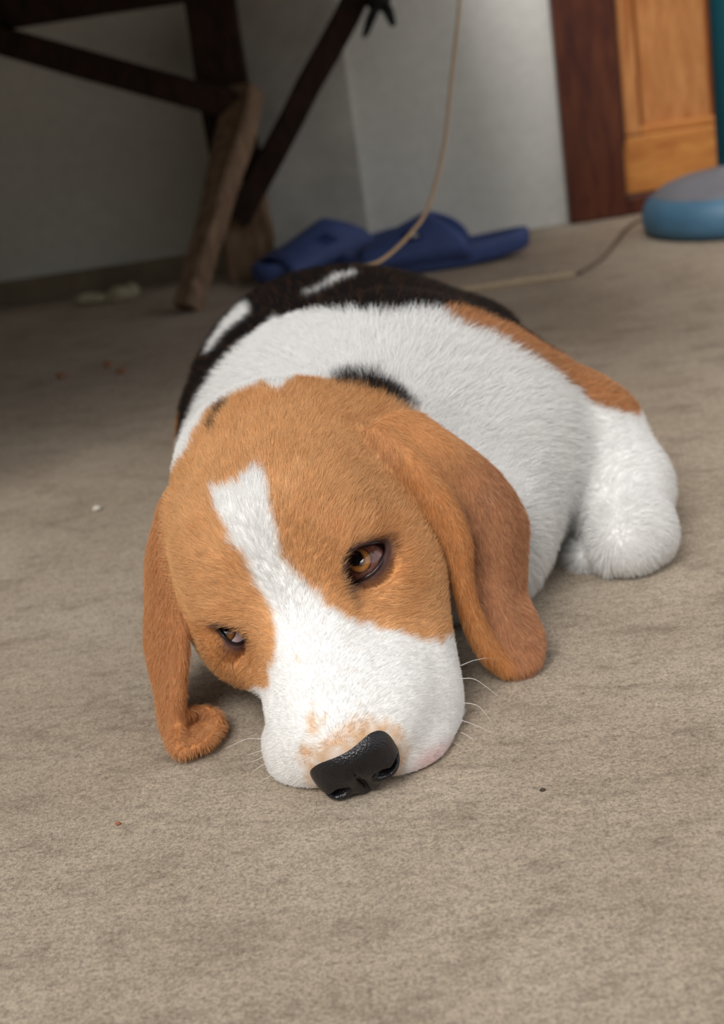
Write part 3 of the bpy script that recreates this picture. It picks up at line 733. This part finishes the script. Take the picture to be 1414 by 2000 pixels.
def coat(P, soft=.0012):
    a = P[:, 0] * 1000; b = (P[:, 1] * .34 + P[:, 2] * .94043) * 1000
    a = a + 1.1 * wob(P, 700, 1.) + 1.6 * wob(P, 260, 2.); b = b + 1.1 * wob(P, 700, 3.) + 1.6 * wob(P, 260, 4.)
    def inside(k, w=1.0):
        q = np.array(MARK[k]); d, ins = poly_sd(q, a, b); sd = np.where(ins, -d, d) / 1000
        return np.clip(.5 - sd / (2 * soft * w), 0, 1)[:, None]
    mix = lambda c, k, t: c * (1 - t) + k * t
    L = to_head(P); ear = sample(earF, P) < sample(bodyFld, P) - .0004
    n1 = wob(P, 120, .3)[:, None] * .5 + wob(P, 340, .9)[:, None] * .5
    c = np.tile(C_WHITE, (len(P), 1)) * (1 + .02 * n1)
    blk = C_BLACK * (1 + .3 * n1)
    c = mix(c, blk, inside('dark', 1.5))
    c = mix(c, mix(C_TAN2, C_EAR, .5) * (1 + .15 * n1), inside('tan', 2) )
    c = mix(c, C_TAN2, inside('tanl', 2) * (P[:, 1:2] > .77))
    c = mix(c, C_WHITE, np.maximum(inside('mark1', 1.5), inside('mark2', 1.5)) * (P[:, 1] > .8)[:, None])
    onhead = ((L[:, 1] < 5.6) & (L[:, 2] > -4.8) & (P[:, 1] < .80))[:, None]
    # head: lighter crown, redder towards the eyes and the blaze
    eyd = np.minimum(np.linalg.norm(P - EYES[0][0], axis=1), np.linalg.norm(P - EYES[1][0], axis=1))[:, None]
    t = np.clip(.30 + .35 * n1 + .75 * np.exp(-(eyd / .024) ** 2) + .35 * np.clip((L[:, 1:2] - 1) / 4, 0, 1), 0, 1)
    tan = mix(C_TAN, C_TAN2, t)
    hd = inside('head', 1.3) * onhead
    c = mix(c, tan, hd)
    nape = inside('nape', 2.5) * (P[:, 1] > .66)[:, None]; c = mix(c, blk, nape)
    c = mix(c, blk * 2, inside('nape2', 2.5) * .8 * (P[:, 1] > .66)[:, None])
    mz = inside('muzzle', 1.6) * (onhead | (P[:, 1:2] < .64)) * (L[:, 1:2] < 1.5)
    c = mix(c, C_WHITE * (1 + .02 * n1), mz)
    sm = np.clip(.78 + .5 * wob(P, 420, 5.)[:, None], 0, 1)
    c = mix(c, C_TAN * .9, inside('smudge', 2.5) * sm * .85)
    c = mix(c, C_TAN * .95, inside('smudge2', 2) * .7)
    c = mix(c, C_PINK, inside('pink', 4) * .7)
    sp = np.clip(wob(P, 300, 7.)[:, None] * 1.2 - .45, 0, 1) * np.exp(-((L[:, 0:1] - .1) / .9) ** 2) * np.clip((-L[:, 1:2] - 6) / 2, 0, 1)
    c = mix(c, C_TAN * .9, np.clip(sp, 0, .35))
    c = mix(c, C_LID, inside('tear', 2) * .85 * (P[:, 1:2] < .66))
    # ears
    ce = C_EAR * (1 + .16 * n1)
    if ear.any():
        edge = earL[12:, 8:28:4].reshape(-1, 3)[::4]; Q = P[ear]; dm = np.full(len(Q), 1.)
        for e_ in edge: dm = np.minimum(dm, np.linalg.norm(Q - e_, axis=1))
        ce[ear] = mix(ce[ear], C_TAN2 * np.array([1.02, 1.0, .9]), np.clip(1.5 - dm / .005, 0, 1)[:, None])  # rolled front edge painted lighter, for the light it catches
        bs = np.clip((np.linalg.norm(Q - earL[4, 20:].mean(0), axis=1) - .012) / .035, 0, 1)[:, None]; ce[ear] = mix(mix(C_TAN, C_TAN2, .7), ce[ear], bs)
        lft = (Q[:, 0] < -.03)[:, None]; ce[ear] = np.where(lft, mix(ce[ear], C_TAN2, .6), ce[ear])
    c = np.where(ear[:, None], ce, c)
    # bare dark skin round the eyes
    for (ec, en, EP) in EYES:
        near = np.linalg.norm(P - ec, axis=1) < .026
        if near.any():
            Q = P[near]; a_ = np.cross(en, (0, 0, 1.)); a_ /= np.linalg.norm(a_); b_ = np.cross(en, a_); qq = np.stack([(EP - ec) @ a_, (EP - ec) @ b_], 1)
            d, ins = poly_sd(qq, (Q - ec) @ a_, (Q - ec) @ b_); d = np.where(ins, 0, d)
            rel = to_head(Q) - to_head(EP).mean(0); w_ = np.clip(-1.7 * rel[:, 2] + .8 * rel[:, 0] * np.sign(ec[0] - HT[0]), 0, 1); t_ = np.clip(1.7 * (1 - d / (.0026 + .0046 * w_)), 0, 1)[:, None]; c[near] = mix(c[near], C_LID, t_ * .92)
    return np.clip(c, 0, .94), ear
coatV, earV = coat(V)
M_coat = mat_attr('coat_skin')
skin = from_arrays('body', V, Fq, M_coat, dog)
ca = np.ones((len(V), 4), np.float32); ca[:, :3] = coatV
at_ = skin.data.attributes.new('coat', 'FLOAT_COLOR', 'POINT'); at_.data.foreach_set('color', ca.ravel())

# --- fur: every hair a curve combed along the coat
def grow_fur(n, seed=3):
    rng = np.random.default_rng(seed)
    q = V[Fq]; area = np.linalg.norm(np.cross(q[:, 2] - q[:, 0], q[:, 3] - q[:, 1]), axis=1) * .5
    cen = q.mean(1); Lc = to_head(cen); nz = N[Fq].mean(1)
    head = (Lc[:, 1] < 6) & (cen[:, 1] < .76)
    den = np.where(head, 2.2, 1.0); den[cen[:, 2] < .0025] = 0
    den[cen[:, 1] > 1.02] *= .5
    den[(cen[:, 1] > .95) & (nz[:, 1] > .5)] *= .4
    den[nz[:, 2] < -.6] *= .4
    nf = np.where(np.all((cen > noseF.lo + .001) & (cen < noseF.lo + noseF.h * (noseF.n - 2)), axis=1), sample(noseF, np.clip(cen, noseF.lo, noseF.lo + noseF.h * (noseF.n - 2))), 1)
    den[nf < .0004] = 0
    for (ec, en, EP) in EYES:
        near = np.linalg.norm(cen - ec, axis=1) < .024
        a_ = np.cross(en, (0, 0, 1.)); a_ /= np.linalg.norm(a_); b_ = np.cross(en, a_)
        Q = cen[near] - ec; qq = np.stack([(EP - ec) @ a_, (EP - ec) @ b_], 1)
        d, ins = poly_sd(qq, Q @ a_, Q @ b_); sd = np.where(ins, -d, d); rel = to_head(cen[near]) - to_head(EP).mean(0); w_ = np.clip(-1.7 * rel[:, 2] + .8 * rel[:, 0] * np.sign(ec[0] - HT[0]), 0, 1)
        den[near] = np.where((sd < .0014 + .0022 * w_) & (Q @ en > -.004), 0, den[near])
    w = area * den; w /= w.sum()
    f = rng.choice(len(Fq), n, p=w); u, v = rng.random((2, n, 1))
    mixq = lambda A: (A[Fq[f, 0]] * (1 - u) + A[Fq[f, 1]] * u) * (1 - v) + (A[Fq[f, 3]] * (1 - u) + A[Fq[f, 2]] * u) * v
    P = mixq(V); Nn = mixq(N); Nn /= np.linalg.norm(Nn, axis=1)[:, None]
    col, ear = coat(P + rng.normal(0, .0005, P.shape), .0006)
    L = to_head(P)
    hd = (L[:, 1] < 6) & (P[:, 1] < .77) & ~ear & (L[:, 2] > -6)
    # comb: back from the nose over the head, down the ears, back along the trunk
    back, up, left = HM[:, 1], HM[:, 2], HM[:, 0]
    side = np.clip(L[:, 0:1] / 4, -1, 1)
    muzz = np.clip((-L[:, 1:2] - 5) / 2.5, 0, 1)
    Dh = back * (1.0 - .3 * muzz) + up * (.35 * (1 - muzz)) + left * side * (.45 + .5 * muzz) - up * (np.abs(side) * .7)
    De = np.tile(np.array([.12, -.15, -1.0]), (n, 1)); De[P[:, 0] < -.03] = (-.05, -.12, -1.0)
    Db = np.tile(np.array([.02, 1.0, .0]), (n, 1)); sx = np.clip((P[:, 0] - .02) / .1, -1, 1)
    Db[:, 0] += .55 * sx; Db[:, 2] -= .45 * np.abs(sx) + .9 * np.clip((.06 - P[:, 2]) / .05, 0, 1)
    tb = np.clip((L[:, 1:2] - 3.5) / 2.5, 0, 1)
    Dh = Dh / np.linalg.norm(Dh, axis=1)[:, None]; Db /= np.linalg.norm(Db, axis=1)[:, None]
    D = np.where(ear[:, None], De, np.where(hd[:, None], Dh * (1 - tb) + Db * tb, Db))
    cl = np.stack([wob(P, 900, 1.1), wob(P, 900, 2.2), wob(P, 900, 3.3)], 1) * .22 + np.stack([wob(P, 180, 4.1), wob(P, 180, 5.2), wob(P, 180, 6.3)], 1) * .22
    cl = cl * (1 - .6 * muzz * hd[:, None])
    for (ec, en, EP) in EYES:                      # hair parts away from the eyes
        v_ = P - ec; r_ = np.linalg.norm(v_, axis=1)[:, None]; v_ = v_ - (v_ @ en)[:, None] * en
        D = D + np.where(ear[:, None], 0, 2.6 * np.exp(-(r_ / .019) ** 2) * v_ / (np.linalg.norm(v_, axis=1)[:, None] + 1e-9))
    D = D + cl + rng.normal(0, .13, D.shape)
    T = D - Nn * (D * Nn).sum(1)[:, None]; T /= np.linalg.norm(T, axis=1)[:, None] + 1e-9
    ln = np.where(ear, .0046, np.where(hd, .0062, .0118))
    ln = np.where(hd, ln * (1 - .55 * muzz[:, 0]) * (1 + .4 * tb[:, 0]), ln)
    leg = P[:, 0] > .135; ln = np.where(leg, .0065, ln)
    lid = np.zeros(n)
    for (ec, en, EP) in EYES:
        lid = np.maximum(lid, np.clip(1.6 - np.linalg.norm(P - ec, axis=1) / .014, 0, 1))
    ln = ln * (1 - .72 * lid)
    nd = np.where(np.all((P > noseF.lo + .001) & (P < noseF.lo + noseF.h * (noseF.n - 2)), axis=1), sample(noseF, np.clip(P, noseF.lo, noseF.lo + noseF.h * (noseF.n - 2))), 1)
    ln = np.where(nd < .005, ln * np.clip(.25 + nd / .0066, .25, 1), ln)
    ln = ln * rng.uniform(.65, 1.2, n)
    lift0 = np.where(hd | ear, .50, .60)[:, None] * rng.uniform(.5, 1.3, (n, 1)); K = 5
    pts = np.zeros((n, K, 3)); p = P - Nn * .0003; pts[:, 0] = p
    for k in range(1, K):
        an = lift0 * (1 - .75 * (k - 1) / (K - 2)); st = (ln / (K - 1))[:, None]
        g = np.zeros((n, 3)); g[:, 2] = -.08 * k / K
        d = T * np.cos(an) + Nn * np.sin(an) + g + rng.normal(0, .05, (n, 3)); d /= np.linalg.norm(d, axis=1)[:, None]
        p = p + d * st; p[:, 2] = np.maximum(p[:, 2], .0006); pts[:, k] = p
    lum = rng.uniform(.66, 1.28, (n, 1)); dark = col.sum(1) < .3
    col = np.clip(col * np.where((col.min(1) > .6)[:, None], .95 + .25 * (lum - 1), lum), 0, .94)
    brindle = dark & (rng.random(n) < .035) & ~ear; col[brindle] = C_TAN2 * .35
    tans = (col[:, 0] > .3) & (col[:, 2] < .25); hi = tans & (rng.random(n) < .22); col[hi] = col[hi] * .5 + np.array(srgb(235, 195, 145)) * .5
    hc = bpy.data.hair_curves.new('fur'); hc.add_curves([K] * n)
    hc.attributes['position'].data.foreach_set('vector', pts.astype(np.float32).ravel())
    rad = np.where(hd | ear, .000048, .000062)[:, None] * np.array([1.0, 1.0, .85, .6, .15])[None, :]
    ra = hc.attributes.get('radius') or hc.attributes.new('radius', 'FLOAT', 'POINT')
    ra.data.foreach_set('value', rad.astype(np.float32).ravel())
    c4 = np.ones((n, 4), np.float32); c4[:, :3] = col
    a2 = hc.attributes.new('coat', 'FLOAT_COLOR', 'CURVE'); a2.data.foreach_set('color', c4.ravel())
    hc.materials.append(mat_attr('coat_hair', rough=.55, spec=.25, vary=0))
    return tag(link('fur', hc, dog), 'short dense tricolour fur of the beagle', kind='stuff')
# --- eyes, lids
def mat_wet(name, c, rough=.06): 
    t = NT(name); t.b.inputs['Coat Weight'].default_value = .6; t.b.inputs['Coat Roughness'].default_value = .03
    return t, t.base(c, rough, .5)
def mat_iris():
    t = NT('amber_iris'); a = t.n('ShaderNodeAttribute'); a.attribute_name = 'rad'
    v = t.coords(); n = t.noise(v, 900, 4, .7)
    c = t.ramp(a.outputs['Fac'], [(.0, srgb(40, 24, 14)), (.40, srgb(84, 52, 26)), (.62, srgb(176, 120, 62)), (.84, srgb(150, 96, 46)), (.97, srgb(34, 20, 14)), (1, srgb(16, 10, 9))])
    c = t.mix(.5, c, t.ramp(n, [(.35, (.5, .45, .4)), (.65, (1.25, 1.2, 1.1))]), 'MULTIPLY')
    t.b.inputs['Coat Weight'].default_value = .5; t.b.inputs['Coat Roughness'].default_value = .02
    return t.base(c, .12, .5)
M_iris = mat_iris(); M_pupil = mat_wet('pupil_black', (.006, .006, .008), .04)[1]
M_rim = mat_plain('lid_rim', srgb(40, 27, 30), .28, .5)
def cap(name, c, g, r, ang, mat, parent, rings=12, seg=40):
    a = np.cross(g, (0, 0, 1.)); a /= np.linalg.norm(a); b = np.cross(g, a); Vv = [c + g * r]; rad = [0.]
    for i in range(1, rings + 1):
        t = ang * i / rings
        for j in range(seg):
            p = 2 * math.pi * j / seg
            Vv.append(c + r * (math.cos(t) * g + math.sin(t) * (math.cos(p) * a + math.sin(p) * b))); rad.append(i / rings)
    Fv = [(0, 0, 1 + j, 1 + (j + 1) % seg) for j in range(seg)]
    me = bpy.data.meshes.new(name)
    faces = [(0, 1 + (j + 1) % seg, 1 + j) for j in range(seg)]
    for i in range(rings - 1):
        for j in range(seg):
            A = 1 + i * seg; B = A + seg; faces.append((A + j, A + (j + 1) % seg, B + (j + 1) % seg, B + j))
    me.from_pydata([tuple(v) for v in Vv], [], faces); me.polygons.foreach_set('use_smooth', np.full(len(me.polygons), True))
    at2 = me.attributes.new('rad', 'FLOAT', 'POINT'); at2.data.foreach_set('value', np.array(rad, np.float32))
    me.materials.append(mat); return link(name, me, parent)
for k, (c, n_, P) in enumerate(EYES):
    ipx, ppx = (((700, 1094), (693, 1090)), ((436, 1231), (430, 1228)))[k]
    def onball(px):
        p = at(*px, c[1]); o = np.array([0, 0, CAM_H]); r = p - o; r = r / np.linalg.norm(r); oc = o - c; b_ = oc @ r
        h_ = b_ * b_ - (oc @ oc - EYE_R ** 2); q = o + r * (-b_ - math.sqrt(max(h_, 0))); return (q - c) / np.linalg.norm(q - c)
    gi, gp = onball(ipx), onball(ppx)
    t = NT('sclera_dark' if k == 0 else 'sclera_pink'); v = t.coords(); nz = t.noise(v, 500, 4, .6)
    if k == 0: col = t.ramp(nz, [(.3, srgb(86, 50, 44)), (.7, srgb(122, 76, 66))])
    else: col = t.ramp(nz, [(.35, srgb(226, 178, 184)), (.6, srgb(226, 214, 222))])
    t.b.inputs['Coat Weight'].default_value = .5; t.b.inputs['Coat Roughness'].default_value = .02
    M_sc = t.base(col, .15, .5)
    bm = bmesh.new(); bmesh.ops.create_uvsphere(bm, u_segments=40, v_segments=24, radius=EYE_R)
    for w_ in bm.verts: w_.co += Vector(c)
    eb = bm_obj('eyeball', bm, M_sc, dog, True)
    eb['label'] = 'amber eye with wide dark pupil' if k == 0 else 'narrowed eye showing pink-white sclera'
    cap('iris', c, gi, EYE_R * 1.006, .60, M_iris, eb)
    cap('pupil', c, gp, EYE_R * 1.012, .36, M_pupil, eb)
    rr = tube('eyelid_rim', c + (P - c) * (EYE_R + .0010) / (EYE_R + .0006), .0008, M_rim, dog, 8, closed=True)
M_wh = mat_plain('whisker_white', (.75, .73, .70), .4, .4); M_whd = mat_plain('whisker_dark', (.05, .035, .03), .5, .3)
def whisker(a, m, b, mat, r=.00017):
    Pw = catmull([a, m, b], 8); n = len(Pw)
    tube('whisker', Pw, list(np.linspace(r, r * .25, n)), mat, dog, 5)
for (A, Mx, B, mt) in [
    ((900, 1325, .604), (930, 1328, .600), (976, 1362, .597), M_wh), ((903, 1372, .598), (935, 1380, .594), (964, 1415, .592), M_wh),
    ((900, 1300, .612), (925, 1290, .608), (952, 1285, .606), M_wh), ((895, 1405, .594), (925, 1415, .589), (962, 1432, .586), M_wh),
    ((900, 1430, .590), (918, 1440, .586), (935, 1456, .584), M_wh), ((885, 1450, .585), (905, 1462, .581), (925, 1474, .580), M_wh),
    ((512, 1443, .588), (480, 1444, .586), (440, 1462, .590), M_wh), ((514, 1465, .586), (498, 1470, .584), (482, 1476, .582), M_wh),
    ((520, 1475, .584), (500, 1485, .582), (480, 1490, .580), M_wh), ((528, 1488, .582), (510, 1496, .580), (488, 1512, .578), M_wh),
    ((545, 1505, .578), (520, 1520, .576), (500, 1530, .574), M_wh), ((590, 1535, .572), (575, 1545, .571), (562, 1552, .570), M_wh),
    ((440, 1280, .612), (425, 1300, .610), (409, 1328, .610), M_whd), ((453, 1293, .610), (457, 1315, .608), (463, 1330, .608), M_whd)]:
    whisker(at(*A), at(*Mx), at(*B), mt)
fur = grow_fur(640000)
